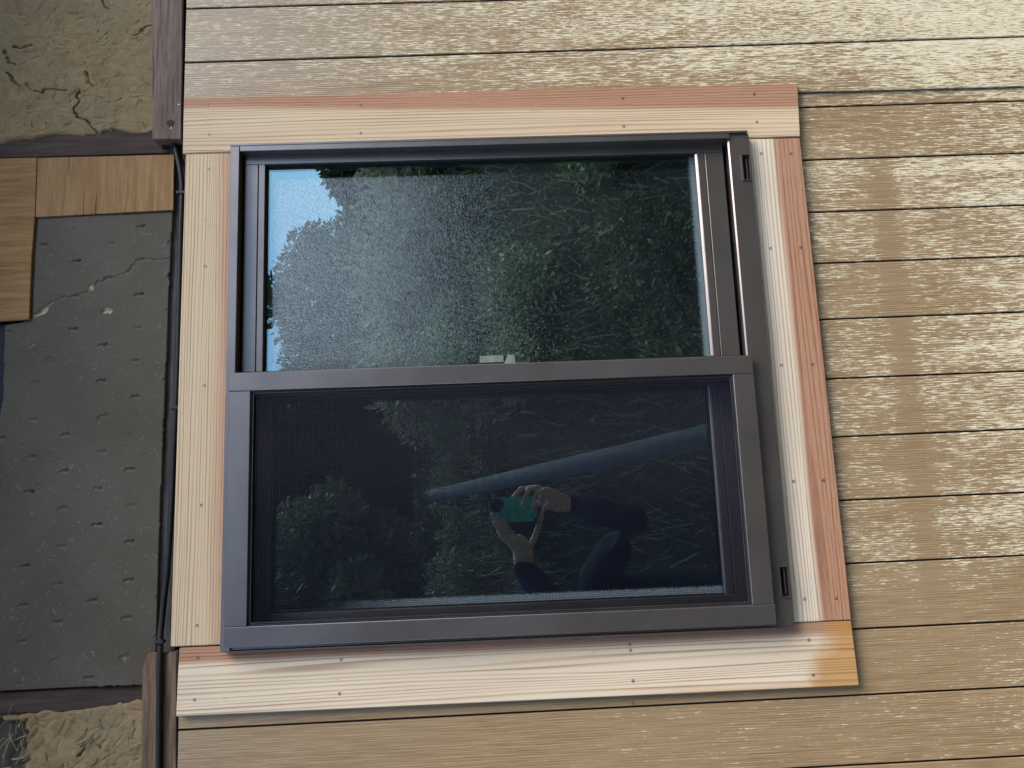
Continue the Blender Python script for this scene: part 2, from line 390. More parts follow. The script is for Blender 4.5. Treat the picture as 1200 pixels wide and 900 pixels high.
ALU = m_alu()
RUBBER_AND_SHADE = m_plain('black_rubber_and_shade', (0.012, 0.012, 0.014), 0.55, var=0.2)
GAP_SHADE = m_plain('gap_shade', (0.012, 0.012, 0.013), 0.9, var=0.1, spec=0.1)
SCREW = m_plain('screw_steel', (0.22, 0.21, 0.20), 0.3, 0.9, var=0.2, scale=300)
MUD = m_mud(); LATH = m_lath()
TIMBER = m_oldwood('dark_timber', 'u', (0.042, 0.028, 0.024), (0.100, 0.070, 0.060), 120, 0.7, 0.25)
GREYWOOD = m_oldwood('weathered_wood', 'w', (0.115, 0.080, 0.066), (0.26, 0.200, 0.168), 170, 0.8, 0.4)
BROWNWOOD = m_oldwood('weathered_brown_wood', 'w', (0.085, 0.052, 0.036), (0.25, 0.175, 0.120), 110, 0.8, 0.35)
STRIPWOOD = m_oldwood('dark_strip_wood', 'w', (0.045, 0.042, 0.042), (0.11, 0.10, 0.098), 150, 0.8, 0.3)
PLYH = m_oldwood('plywood_along', 'u', (0.25, 0.130, 0.052), (0.39, 0.235, 0.110), 150, 0.75, 0.12)
PLYV = m_oldwood('plywood_across', 'w', (0.26, 0.145, 0.064), (0.38, 0.240, 0.120), 110, 0.75, 0.12)
CABLE = m_plain('cable_black', (0.009, 0.010, 0.013), 0.6, var=0.3, scale=60)

# screw: countersunk steel head with a recess, its shade put in as black
def screw_mesh():
    bm = bmesh.new(); n = 10
    prof = [(0.0022, -0.0008), (0.0024, 0.0001), (0.0021, 0.0005), (0.0014, 0.0004), (0.0009, -0.0006)]
    rings = [[bm.verts.new((r * math.cos(k * 2 * math.pi / n), r * math.sin(k * 2 * math.pi / n), z)) for k in range(n)] for r, z in prof]
    for a, b in zip(rings[:-1], rings[1:]):
        for k in range(n): bm.faces.new((a[k], a[(k + 1) % n], b[(k + 1) % n], b[k]))
    bm.faces.new(rings[-1]); bm.faces.new(rings[0])
    me = bm_mesh(bm, 'screw'); me.materials.append(SCREW); me.materials.append(RUBBER_AND_SHADE)
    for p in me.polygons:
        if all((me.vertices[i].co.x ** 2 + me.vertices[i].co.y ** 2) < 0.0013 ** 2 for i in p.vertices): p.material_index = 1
    return me
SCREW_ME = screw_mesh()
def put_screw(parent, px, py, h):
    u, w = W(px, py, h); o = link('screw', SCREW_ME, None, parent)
    col_ = parent
    # parent may be turned slightly: go through world space
    bpy_m = Matrix.Translation((0, 0, CZ)) @ BASIS @ Matrix.Translation((u, w, h - 0.0002)) @ Matrix.Rotation(random.random() * 3, 4, 'Z')
    o['wm'] = [c for r in bpy_m for c in r]
    return o

# ------------------------------------------------------------------ ground and hillside
GROUND = m_ground()
def terrain(x, y):
    """height behind the photographer: yard, bank, wooded slope"""
    d = np.maximum(0, -y - 3.0)
    z = 1.5 * (1 - np.exp(-(d / 1.3) ** 2)) + 0.17 * np.maximum(0, d - 1.4)
    z = z + 0.35 * np.minimum(1, d) * (fbm(x * 0.5 + 9, y * 0.5, 3, 5) - 0.5) + 0.12 * np.minimum(1, d) * (fbm(x * 3, y * 3, 3, 8) - 0.5)
    return z
xs = np.linspace(-40, 40, 161); ys = np.concatenate([np.linspace(-60, -14, 40), np.linspace(-13.8, -2.2, 90)])
XX, YY = np.meshgrid(xs, ys, indexing='ij'); ZZ = terrain(XX, YY) - 0.02
ZZ[:, -1] = -0.3
idx = np.arange(XX.size).reshape(XX.shape)
f = np.stack([idx[:-1, :-1], idx[1:, :-1], idx[1:, 1:], idx[:-1, 1:]], -1).reshape(-1, 4)
hill = link('hillside', np_mesh('hillside', np.stack([XX, YY, ZZ], -1).reshape(-1, 3), f), GROUND, smooth=True)
tag(hill, kind='structure')
bm = bmesh.new(); g = 700
bm_box(bm, (-g, -g, -0.25), (g, g, 0.0))
tag(link('ground', bm_mesh(bm, 'ground'), GROUND), kind='structure')

# ------------------------------------------------------------------ siding wall
sid = wall_thing('siding_wall', 'tan wood-look siding wall with dark grooves and flaking pale streaks', 'siding', (0, 0, 0))
SID = m_siding(sid)
BACK = m_plain('backing_dark', (0.055, 0.040, 0.046), 0.9, var=0.2, spec=0.1)
UEND = CZ - 0.12          # boards stop a hand above the ground
GAP = 0.0026
def board(u0, u1, wa, wb, h):
    """one board between edges wa=(left,right) below and wb above; profile with eased long edges"""
    e = 0.0016; t = 0.014
    cu, cw = (u0 + u1) / 2, (wa[0] + wb[0]) / 2
    bm = bmesh.new(); rings = []
    for uu, k in ((u0, 0), (u1, 1)):
        a, b = wa[k] + GAP / 2, wb[k] - GAP / 2; t = 0.0055
        rings.append([bm.verts.new((uu - cu, ww - cw, hh)) for ww, hh in ((a, -t), (a, -e), (a + e * 0.6, 0), (b - e * 0.6, 0), (b, -e), (b, -t))])
    for k in range(6): bm.faces.new((rings[0][k], rings[0][(k + 1) % 6], rings[1][(k + 1) % 6], rings[1][k]))
    bm.faces.new(rings[0]); bm.faces.new(rings[1])
    me = bm_mesh(bm, 'siding_board'); me.materials.append(SID); me.materials.append(BACK)
    for p in me.polygons:
        if p.normal.z < 0.3: p.material_index = 1
    return link('siding_board', me, None, sid, (cu, cw, h))
top = [(0.678, 0.670), (0.763, 0.7697), (0.8635, 0.866), (0.961, 0.963)] + [(0.961 + 0.0965 * k,) * 2 for k in range(1, 9)]
for a, b in zip(top[:-1], top[1:]): board(-0.4975, UEND, a, b, 0.0042)
low = [0.684, 0.650, 0.554, 0.461, 0.372, 0.2765, 0.178, 0.0838, -0.0165, -0.1137, -0.212, -0.3083, -0.4068] + [-0.4068 - 0.0965 * k for k in range(1, 13)]
boards = []
for hi, lo_ in zip(low[:-1], low[1:]):
    x0 = -0.4835 if hi < -0.2 or hi > 0.66 else 0.446
    if lo_ < -0.2 and hi > -0.22: x0 = 0.446 if lo_ > -0.2 else -0.4835
    if abs(hi + 0.1137) < 1e-6: x0 = 0.446
    boards.append(board(x0, UEND, (lo_, lo_), (hi, hi), 0.0))
# dark sheathing behind the boards, left open at the window
for (a, b, c, d) in ((-0.47, UEND, 0.60, 1.75), (-0.47, UEND, -1.55, -0.20), (0.443, UEND, -0.20, 0.60), (-0.47, -0.414, -0.20, 0.60)):
    box_part('sheathing', BACK, sid, a, b, c, d, -0.030, -0.0060 if c < 0.59 else -0.0066, 0)
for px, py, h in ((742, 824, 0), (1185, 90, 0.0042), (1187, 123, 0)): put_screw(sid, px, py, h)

# ------------------------------------------------------------------ window (turned 0.3 degrees in its opening)
TH = math.radians(-0.3); ORG = (0.015, 0.2, 0.0)
cas = wall_thing('window_casing', 'four new cedar casing boards, cream and red, screwed around the window', 'window trim', ORG, TH)
mt = [m_trim('cedar_a', 'u', 0.010, 0.022, 175, sap=(0.70, 0.56, 0.38), phase=1.3, tilt=0.026),
      m_trim('cedar_b', 'w', -0.008, 0.006, 150, sap=(0.80, 0.70, 0.56), phase=4.1),
      m_trim('cedar_c', 'w', 0.006, 0.046, 190, sap=(0.66, 0.52, 0.345), phase=7.7),
      m_trim('cedar_d', 'u', 0.022, 0.036, 165, sap=(0.80, 0.68, 0.52), stain=True, phase=2.9)]
def trim(mat, u0, u1, w0, w1, h0, sk=None):
    c = ((u0 + u1) / 2, (w0 + w1) / 2)
    bm = bmesh.new(); q = [(u0, w0), (u1, w0), (u1, w1), (u0, w1)]
    if sk: q = [(a + sk[i][0], b + sk[i][1]) for i, (a, b) in enumerate(q)]
    bm_prism(bm, [(a - c[0], b - c[1]) for a, b in q], h0 - 0.012, 0.0); bev(bm, 0.0012, 2)
    o = link('trim_board', bm_mesh(bm, 'trim_board'), mat, cas, (c[0] - ORG[0], c[1] - ORG[1], 0.012)); return o
tb = trim(mt[0], -0.4965, 0.537, 0.5925, 0.690, 0.0055, ((0, 0), (-0.003, .001), (0.002, 0), (-0.001, 0)))
tr = trim(mt[1], 0.444, 0.534, -0.1935, 0.5912, 0.0002, ((0, 0), (0.001, 0), (-0.001, 0), (0, 0)))
tl = trim(mt[2], -0.4915, -0.4135, -0.1898, 0.5912, -0.002)
tw = trim(mt[3], -0.4795, 0.5355, -0.2885, -0.1948, 0.0002, ((-.001, 0), (0.001, 0.0), (-0.001, 0), (0.001, 0.003)))
for o, pts in ((tb, ((245, 125), (246, 158), (423, 123), (423, 156), (730, 115), (731, 148), (884, 110.5), (887, 143))),
               (tr, ((892, 180), (927, 180), (903, 291), (938, 290), (916, 428), (952, 427), (930, 564), (965, 563), (943, 702), (980, 701))),
               (tl, ((245, 198), (241, 312), (240, 452), (236, 592), (231, 733))),
               (tw, ((232, 771), (228, 820), (400, 773), (398, 813), (738, 755), (739, 762), (742, 798), (948, 750), (953, 791)))):
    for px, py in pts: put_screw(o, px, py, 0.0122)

win = wall_thing('sliding_window', 'dark bronze aluminium sliding window with insect screen over one half', 'window', ORG, TH)
def wb(name, mat, par, u0, u1, w0, w1, h0, h1, b=0.0007): return box_part(name, mat, par, u0, u1, w0, w1, h0, h1, b)
# outer frame: head, sill, two jambs, with the lip that stands on the casing
wb('head', ALU, win, -0.412, -0.3975, -0.1965, 0.5938, -0.075, 0.030)
wb('jamb', ALU, win, -0.4125, 0.4385, 0.5942, 0.598, -0.075, 0.0302)
wb('jamb', ALU, win, -0.3970, 0.4075, 0.5850, 0.5940, -0.010, 0.0298)
wb('jamb', ALU, win, -0.4125, 0.4410, -0.1985, -0.1968, -0.075, 0.0262)
wb('jamb', ALU, win, -0.3970, 0.4075, -0.1964, -0.1872, -0.075, 0.0255)
# sill face with two drain slots: built as strips round the slots
SL = ((0.556, 0.5125), (-0.109, -0.1525)); s0, s1 = 0.4265, 0.4398
bm = bmesh.new(); ws_ = [0.5938, SL[0][0], SL[0][1], SL[1][0], SL[1][1], -0.1964]
bm_box(bm, (0.4075 - ORG[0], ws_[5] - ORG[1], -0.012), (s0 - ORG[0], ws_[0] - ORG[1], 0.0260))
for k in (0, 2, 4): bm_box(bm, (s0 - ORG[0], ws_[k + 1] - ORG[1], -0.012), (0.4408 - ORG[0], ws_[k] - ORG[1], 0.0260))
for k in (1, 3): bm_box(bm, (0.4400 - ORG[0], ws_[k + 1] - ORG[1], -0.012), (0.4408 - ORG[0], ws_[k] - ORG[1], 0.0260))
link('sill', bm_mesh(bm, 'sill'), ALU, win)
bm = bmesh.new(); r = [[bm.verts.new((a - ORG[0], ww - ORG[1], hh)) for a, hh in ((0.4052, 0.0236), (0.4074, 0.0256), (0.4074, 0.0210), (0.4052, 0.0222))] for ww in (-0.1962, 0.5846)]
for k in range(4): bm.faces.new((r[0][k], r[0][(k + 1) % 4], r[1][(k + 1) % 4], r[1][k]))
bm.faces.new(r[0]); bm.faces.new(r[1]); link('sill_lip', bm_mesh(bm, 'sill_lip'), ALU, win)
for a, b in SL:
    c = wb('drain_slot', RUBBER_AND_SHADE, win, s0 + 0.0002, 0.4396, b + .0001, a - .0001, -0.006, 0.0130, 0)  # shade inside the slot put in as a solid black block
    bm = bmesh.new()
    for (x0, x1, y0, y1) in ((s0 - 0.0020, s0 + 0.0006, b - 0.0012, a + 0.0012), (0.4390, 0.4404, b - 0.0012, a + 0.0012), (s0 + 0.0005, 0.4389, a - 0.0002, a + 0.0012), (s0 + 0.0005, 0.4389, b - 0.0012, b + 0.0002)):
        bm_box(bm, (x0 - 0.43405, y0 - (a + b) / 2, 0.022 - 0.0035), (x1 - 0.43405, y1 - (a + b) / 2, 0.0282 - 0.0035))
    for (x0, x1) in ((0.4345, 0.4362),):
        bm_box(bm, (x0 - 0.43405, b + 0.003 - (a + b) / 2, 0.010 - 0.0035), (x1 - 0.43405, a - 0.003 - (a + b) / 2, 0.0225 - 0.0035))
    link('slot_cover', bm_mesh(bm, 'slot_cover'), ALU, c)
wb('track', GAP_SHADE, win, 0.3985, 0.4072, -0.1870, 0.5848, -0.075, -0.006, 0)  # shade of the sash gaps put in as near-black bars
wb('track', GAP_SHADE, win, -0.3970, -0.3925, -0.1870, 0.5848, -0.075, -0.004, 0)

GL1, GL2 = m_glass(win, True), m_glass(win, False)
def sash(u0, u1, w0, w1, gu0, gu1, gw0, gw1, h1, t, gmat, hg, groove_l, groove_r):
    """sash: stiles and rails in one mesh, glass and gasket as its own pieces"""
    bm = bmesh.new(); o3 = ORG
    def b(a, c, d, e, hh, th): 
        b2 = bmesh.new(); bm_box(b2, (a - o3[0], d - o3[1], hh - th), (c - o3[0], e - o3[1], hh)); bev(b2, 0.0006)
        me = bpy.data.meshes.new('t'); b2.to_mesh(me); b2.free(); bm.from_mesh(me); bpy.data.meshes.remove(me)
    b(u0, u1, gw1, w1, h1, t); b(u0, u1, w0, gw0, h1, t)
    b(u0, groove_l - 0.0006, gw0 + 0.0002, gw1 - 0.0002, h1 - 0.0006, t - 0.001); b(groove_l + 0.0006, gu0, gw0 + 0.0002, gw1 - 0.0002, h1 - 0.0004, t - 0.002)
    b(gu1, groove_r - 0.0006, gw0 + 0.0002, gw1 - 0.0002, h1 - 0.0004, t - 0.002); b(groove_r + 0.0006, u1, gw0 + 0.0002, gw1 - 0.0002, h1 - 0.0006, t - 0.001)
    s = link('sash', bm_mesh(bm, 'sash'), ALU, win, (0, 0, 0)); s['org'] = ORG
    # gasket
    g = 0.0022; bm = bmesh.new()
    for (a, c, d, e) in ((gu0, gu0 + g, gw0, gw1), (gu1 - g, gu1, gw0, gw1), (gu0 + g, gu1 - g, gw0, gw0 + g), (gu0 + g, gu1 - g, gw1 - g, gw1)):
        bm_box(bm, (a + .0001 - o3[0], d + .0001 - o3[1], hg + 0.0003), (c - .0001 - o3[0], e - .0001 - o3[1], hg + 0.0035))
    link('gasket', bm_mesh(bm, 'gasket'), RUBBER_AND_SHADE, s)
    # glazing bead along the lower edge, sloped so that it catches the sky
    bm = bmesh.new()
    prof = [(gu1 - 0.0034, h1 - 0.0032), (gu1 - 0.0003, h1 - 0.0012), (gu1 - 0.0003, h1 - 0.0050), (gu1 - 0.0034, h1 - 0.0052)]
    r = [[bm.verts.new((a - o3[0], ww - o3[1], hh)) for a, hh in prof] for ww in (gw0 + 0.002, gw1 - 0.002)]
    for k in range(4): bm.faces.new((r[0][k], r[0][(k + 1) % 4], r[1][(k + 1) % 4], r[1][k]))
    bm.faces.new(r[0]); bm.faces.new(r[1])
    link('glazing_bead', bm_mesh(bm, 'glazing_bead'), ALU, s)
    bm = bmesh.new(); bm_box(bm, (gu0 - 0.002 - o3[0], gw0 - 0.002 - o3[1], hg - 0.004), (gu1 + 0.002 - o3[0], gw1 + 0.002 - o3[1], hg))
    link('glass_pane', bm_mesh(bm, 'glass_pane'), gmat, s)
    return s
S1 = sash(-0.3940, 0.4000, 0.182, 0.5872, -0.3612, 0.3565, 0.222, 0.5700, 0.012, 0.020, GL1, 0.000, -0.3720, 0.3690)
S2 = sash(-0.3900, 0.3900, -0.1865, 0.222, -0.3545, 0.3545, -0.1520, 0.1810, -0.014, 0.022, GL2, -0.028, -0.3680, 0.3680)
# latch seen through the glass, edge-lit plastic
LATCH = m_plain('latch_plastic', (0.20, 0.24, 0.22), 0.4, var=0.2, scale=80)
bm = bmesh.new()
bm_box(bm, (-0.018 - ORG[0], 0.2262 - ORG[1], 0.0005), (0.020 - ORG[0], 0.2372 - ORG[1], 0.0030))
bm_prism(bm, [(0.0205 - ORG[0], 0.2225 - ORG[1]), (0.040 - ORG[0], 0.2225 - ORG[1]), (0.037 - ORG[0], 0.236 - ORG[1]), (0.027 - ORG[0], 0.238 - ORG[1])], 0.0005, 0.0050)
bm_box(bm, (0.0405 - ORG[0], 0.2225 - ORG[1], 0.0005), (0.062 - ORG[0], 0.2247 - ORG[1], 0.0030))
link('latch', bm_mesh(bm, 'latch'), LATCH, S1)

# insect screen on the outermost track
bm = bmesh.new()
def addb(a, c, d, e, h0, h1, bv=0.0009):
    b2 = bmesh.new(); bm_box(b2, (a - ORG[0], d - ORG[1], h0), (c - ORG[0], e - ORG[1], h1)); bev(b2, bv)
    me = bpy.data.meshes.new('t'); b2.to_mesh(me); b2.free(); bm.from_mesh(me); bpy.data.meshes.remove(me)
addb(-0.4040, 0.4090, 0.1880, 0.2165, 0.0306, 0.0400); addb(-0.4030, 0.4100, -0.1905, -0.1615, 0.0306, 0.0400)
addb(-0.4035, -0.3705, -0.1612, 0.1877, 0.0306, 0.0396); addb(0.3765, 0.4092, -0.1612, 0.1877, 0.0306, 0.0396)
scr = link('insect_screen', bm_mesh(bm, 'insect_screen'), ALU, win); scr['org'] = ORG
bm = bmesh.new(); a0, a1, c0, c1 = -0.3705, 0.3765, -0.1612, 0.1877
for off, hh in ((0.0009, 0.0350), (0.0036, 0.0352)):
    q = [(a0 + off, c0 + off), (a1 - off, c0 + off), (a1 - off, c1 - off), (a0 + off, c1 - off)]
    for k in range(4):
        p, r_ = q[k], q[(k + 1) % 4]
        bm_tube(bm, [(p[0] - ORG[0], p[1] - ORG[1], hh), (r_[0] - ORG[0], r_[1] - ORG[1], hh)], 0.0011, 6)
link('spline', bm_mesh(bm, 'spline'), m_plain('spline_rubber', (0.035, 0.036, 0.042), 0.35, var=0.2), scr)
# netting: woven threads, each a real bar
NET = m_plain('netting', (0.018, 0.021, 0.044), 0.6, var=0.1, spec=0.3)
pitch, th_ = 0.0026, 0.00021; vs, fs = [], []
def bar(x0, x1, y0, y1, z):
    k = len(vs)
    zz = 0.00022
    vs.extend([(x0, y0, z - zz), (x1, y0, z - zz), (x1, y1, z - zz), (x0, y1, z - zz), (x0, y0, z + zz), (x1, y0, z + zz), (x1, y1, z + zz), (x0, y1, z + zz)])
    for q in ((3, 2, 1, 0), (4, 5, 6, 7), (0, 1, 5, 4), (1, 2, 6, 5), (2, 3, 7, 6), (3, 0, 4, 7)): fs.append([i + k for i in q])
x = a0
while x < a1: bar(x - th_ - ORG[0], x + th_ - ORG[0], c0 - ORG[1], c1 - ORG[1], 0.0330); x += pitch
y = c0
while y < c1: bar(a0 - ORG[0], a1 - ORG[0], y - th_ - ORG[1], y + th_ - ORG[1], 0.0325); y += pitch
link('netting', np_mesh('netting', vs, fs), NET, scr, kind='stuff')

# dim room behind the glass
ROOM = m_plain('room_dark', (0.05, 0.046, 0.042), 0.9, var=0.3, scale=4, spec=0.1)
room = bmesh.new()
bm_box(room, (-0.75, -1.2, -3.0), (1.6, 1.4, -0.0765)); bmesh.ops.delete(room, geom=[f for f in room.faces if f.calc_center_median().z > -0.08], context='FACES')
rm = link('room_lining', bm_mesh(room, 'room_lining'), ROOM, sid)
for (a, b, c, d) in ((-0.75, 1.6, 0.596, 1.4), (-0.75, 1.6, -1.2, -0.1985), (-0.75, -0.411, -0.1985, 0.596), (0.440, 1.6, -0.1985, 0.596)):
    box_part('inner_lining', ROOM, sid, a, b, c, d, -0.0765, -0.074, 0)

# ------------------------------------------------------------------ old wall above the siding
old = wall_thing('mud_wall', 'cracked straw-flecked mud plaster wall divided by dark timber posts', 'wall', (-0.65, 0, -0.05))
UT = -1.37
HP = -0.036                                         # face of the posts
box_part('wall_core', BACK, old, UT, -0.40, -1.7, 1.9, -0.11, -0.062, 0)
def P(l, h): return [W(x, y, h) for x, y in l]
def ext(poly_px, h): return P(poly_px, h)
# two posts (run left-right in the picture, upright in the place)
def post(px, h):
    q = P(px, h); (ul, wl), (ur, wr), (ur2, wr2), (ul2, wl2) = q
    k = (UT - ul) / (ur - ul); q2 = [(UT, wl + (wr - wl) * k), (-0.45, wr), (-0.45, wr2), (UT, wl2 + (wr2 - wl2) * k)]
    return poly_part('timber_post', TIMBER, old, q2, h - 0.025, h, 0.002)
post(((0, 157), (200, 148), (200, 180), (0, 186)), HP)
post(((0, 811), (165, 802), (165, 832), (0, 838)), HP)
post(((0, -560), (200, -570), (200, -545), (0, -535)), HP)

def mud_panel(u0, u1, w0, w1, lower_edge, cracks, seed, fine_w, hole=None, step=0.0013):
    us = np.concatenate([np.arange(u0, -0.86, 0.006), np.arange(-0.86, u1, step)])
    ws = np.concatenate([np.arange(w0, fine_w[0], 0.006), np.arange(fine_w[0], fine_w[1], step), np.arange(fine_w[1], w1, 0.006)]); UU, WW = np.meshgrid(us, ws, indexing='ij')
    H = -0.0335 + 0.006 * (fbm(UU * 9, WW * 9, 4, seed) - 0.5) + 0.0022 * (fbm(UU * 40, WW * 40, 4, seed + 20) - 0.5)
    rid = np.abs(fbm(UU * 24 + 3 * fbm(UU * 8, WW * 8, 2, seed + 3), WW * 24, 3, seed + 50) - 0.5)
    H -= 0.0012 * np.exp(-(rid / 0.014) ** 2) * (fbm(UU * 6, WW * 6, 2, seed + 60) > 0.42)
    M = np.zeros_like(H); r = np.random.default_rng(seed)
    area = (u1 - u0) * (w1 - w0)
    for k in range(int(9000 * area)):                # straw and trowel marks
        cu, cw = r.uniform(u0, u1), r.uniform(w0, w1); a = r.normal(-0.5, 0.8); L = r.uniform(0.004, 0.020); cv = r.normal(0, 14)
        R = L * 1.3
        sl = (slice(*np.searchsorted(us, (cu - R, cu + R))), slice(*np.searchsorted(ws, (cw - R, cw + R))))
        wid = r.uniform(0.0006, 0.0017)
        x = (UU[sl] - cu) * math.cos(a) + (WW[sl] - cw) * math.sin(a); y = -(UU[sl] - cu) * math.sin(a) + (WW[sl] - cw) * math.cos(a) - cv * x * x
        H[sl] += (0.0008 if r.random() < 0.4 else -0.0015) * r.random() * np.exp(-(y / wid) ** 2) * np.clip(1.2 - np.abs(x) / L, 0, 1)
    for cr, wd, dp in cracks:
        pl = P(cr, -0.0335); jx = 0.011 * (fbm(UU * 110, WW * 110, 3, 3) - .5); jy = 0.011 * (fbm(UU * 110 + 7, WW * 110, 3, 4) - .5)
        d = seg_dist(UU + jx, WW + jy, pl); wv = wd * (0.25 + 1.1 * fbm(UU * 50, WW * 50, 2, 14))
        H -= dp * np.exp(-(d / wv) ** 2)
        H += 0.0006 * np.exp(-((d - 0.006) / 0.004) ** 2)
    if hole is not None:
        d = hole(UU, WW); k = 1 / (1 + np.exp(d / 0.0015)); H -= 0.012 * k; M = np.maximum(M, k)
    e = lower_edge(UU, WW); H -= 0.012 / (1 + np.exp(-e / 0.0012))
    return grid_part('plaster_panel', MUD, old, us, ws, H, M)
wa0 = W(60, 154, HP)[1]
def edge1(UU, WW):                                     # ragged lower edge smeared over the post
    base = W(0, 166, HP)[1] + (UU + 0.78) * 0.055 + 0.018 * (fbm(UU * 22, WW * 0 + 3, 4, 31) - 0.5)
    return base - WW
mud_panel(UT, -0.52, wa0 - 0.02, 1.50, edge1,
          [(((31, 98), (38, 107), (48, 109), (55, 104), (68, 104), (80, 106)), 0.0010, 0.007),
           (((92, 104), (90, 112), (93, 118), (88, 127), (90, 137), (100, 141), (108, 150), (114, 155)), 0.0010, 0.007),
           (((101, 86), (104, 98), (110, 103)), 0.0015, 0.006), (((5, 60), (10, 72), (18, 76)), 0.002, 0.006), (((8, 85), (14, 94), (22, 102)), 0.002, 0.007),
           (((118, -5), (122, 6), (126, 12)), 0.0018, 0.006), (((16, 56), (28, 54), (36, 52)), 0.0018, 0.005), (((158, 40), (168, 35), (178, 30)), 0.0015, 0.005)], 11, (0.66, 0.97))
w2 = W(60, 834, HP)[1]
def edge2(UU, WW): return WW - (W(0, 836, HP)[1] + (UU + 0.75) * 0.055 - 0.012 * fbm(UU * 40, WW * 0, 3, 77) + 0.004)
hu0, hw0 = W(29, 846, -0.034)
def hole2(UU, WW): return np.maximum(np.maximum(UU - hu0, WW - hw0), hu0 - 0.09 - UU) + 0.022 * (fbm(UU * 60, WW * 60, 3, 41) - 0.5)
mud_panel(UT, -0.52, -0.95, w2 + 0.02, edge2, [(((92, 885), (98, 874), (108, 866)), 0.0016, 0.006), (((112, 872), (118, 878)), 0.0014, 0.004)], 23, (-0.42, w2 + 0.02), hole2)
# loose straw in the plaster
STRAW = m_leaf('straw', (0.30, 0.25, 0.15), (0.46, 0.40, 0.27), 0.7)
bm = bmesh.new(); r = random.Random(5)
def straw(u, w, a, L, rr, h=-0.031):
    c = r.uniform(-0.3, 0.3)
    pts = [(u + L * t * math.cos(a) - c * L * t * t * math.sin(a) + 0.65, w + L * t * math.sin(a) + c * L * t * t * math.cos(a), h + 0.002 - 0.004 * abs(t - .5) + 0.05) for t in (0, .33, .66, 1)]
    bm_tube(bm, pts, rr, 5)
for k in range(60):
    px, py = r.uniform(0, 178), r.uniform(0, 150); u, w = W(px, py, -0.031); straw(u, w, r.gauss(-0.6, 0.9), r.uniform(0.004, 0.014), r.uniform(0.0003, 0.0006), -0.0325)
for k in range(45):
    px, py = r.uniform(-10, 162), r.uniform(842, 910); u, w = W(px, py, -0.031); straw(u, w, r.gauss(0.9, 0.5), r.uniform(0.008, 0.03), r.uniform(0.0004, 0.0009), -0.0325)
for k in range(15):
    px, py = r.uniform(-8, 28), r.uniform(850, 910); u, w = W(px, py, -0.031); straw(u, w, r.gauss(1.2, 0.5), r.uniform(0.010, 0.035), r.uniform(0.0006, 0.0014), -0.0400)
link('straw', bm_mesh(bm, 'straw'), STRAW, old, kind='stuff')
# rail that carries the cable, in the gap beside the casing
poly_part('rail', STRIPWOOD, old, [W(200, 160, -0.034), W(222, 160, -0.034), W(205, 772, -0.034), W(182, 772, -0.034)], -0.055, -0.034, 0.001)

# grey lath board with punched dents
HB = -0.029
lath = wall_thing('lath_board', 'grey lath board with rows of punched dents and one diagonal crack', 'board', (*W(100, 520, HB), HB))
step = 0.0014
u0 = min(W(-6, 810, HB)[0], W(-6, 380, HB)[0]); u1 = W(204, 247, HB)[0] + 0.002; w0 = W(0, 812, HB)[1] - 0.004; w1 = W(203, 246, HB)[1] + 0.006
us = np.arange(u0, u1, step); ws = np.arange(w0, w1, step); UU, WW = np.meshgrid(us, ws, indexing='ij')
H = HB + 0.0012 * (fbm(UU * 6, WW * 6, 3, 90) - 0.5) + 0.00035 * (fbm(UU * 90, WW * 90, 3, 91) - 0.5); M = np.zeros_like(H)
r = np.random.default_rng(4)
ua, wa = W(166, 266, HB); ub, wb_ = W(146, 771, HB); sl_ = (ub - ua) / (wb_ - wa); pit = abs(wb_ - wa) / 12.0
for k in range(-1, 6):
    for j in range(-1, 14):
        cw = wa - pit * (j + 0.5 * (k % 2)) ; cu = ua - 0.0530 * k + sl_ * (cw - wa)
        cu += r.normal(0, 0.0015); cw += r.normal(0, 0.0012)
        x = (UU - cu) / 0.0078 + 0.35 * (fbm(UU * 200, WW * 200, 2, 5) - .5); y = (WW - cw) / 0.0032 + 0.8 * (fbm(UU * 200 + 9, WW * 200, 2, 6) - .5); dep = r.uniform(0.1, 0.95) ** 1.3; cu += r.normal(0, 0.002); cw += r.normal(0, 0.0015)
        wid = np.clip(0.55 + 0.45 * (x + 1) / 2, 0.2, 1)
        ins = np.clip((1.05 - np.maximum(np.abs(x), np.abs(y) / wid)) / 0.18, 0, 1)
        H -= dep * 0.0036 * ins * (0.35 + 0.65 * np.clip((x + 1) / 2, 0, 1))
        H += 0.0008 * np.exp(-((x + 1.15) / 0.3) ** 2 - (y / 1.0) ** 2) * r.uniform(0.2, 1.3)
for px, py, rad in ((57, 422, 3), (60, 534, 2.5), (45, 572, 3), (39, 577, 2)):
    a, b = W(px, py, HB); d = np.hypot(UU - a, WW - b); rr = rad * 0.0014; H -= 0.0012 * np.exp(-((d - rr) / 0.0012) ** 2)
crk = P(((200, 303), (190, 305), (180, 303), (168, 304), (158, 308), (155, 314), (140, 321), (122, 328), (110, 335), (104, 341), (92, 345), (80, 347), (66, 351), (58, 358), (50, 366), (38, 371)), HB)
jit = 0.010 * (fbm(UU * 110, WW * 110, 3, 61) - 0.5)
d = seg_dist(UU + jit, WW - jit, crk); H -= 0.0020 * np.exp(-(d / (0.0002 + 0.0006 * fbm(UU * 60, WW * 60, 2, 33))) ** 2)
chip = P(((40, 369), (50, 366), (55, 360), (59, 356)), HB); d = seg_dist(UU + jit * 2, WW + jit, chip); k = 1 / (1 + np.exp((d - 0.0028) / 0.0004)); k *= (fbm(UU * 100, WW * 100, 2, 8) > 0.25); H -= 0.003 * k; M = np.maximum(M, 0.9 * k)
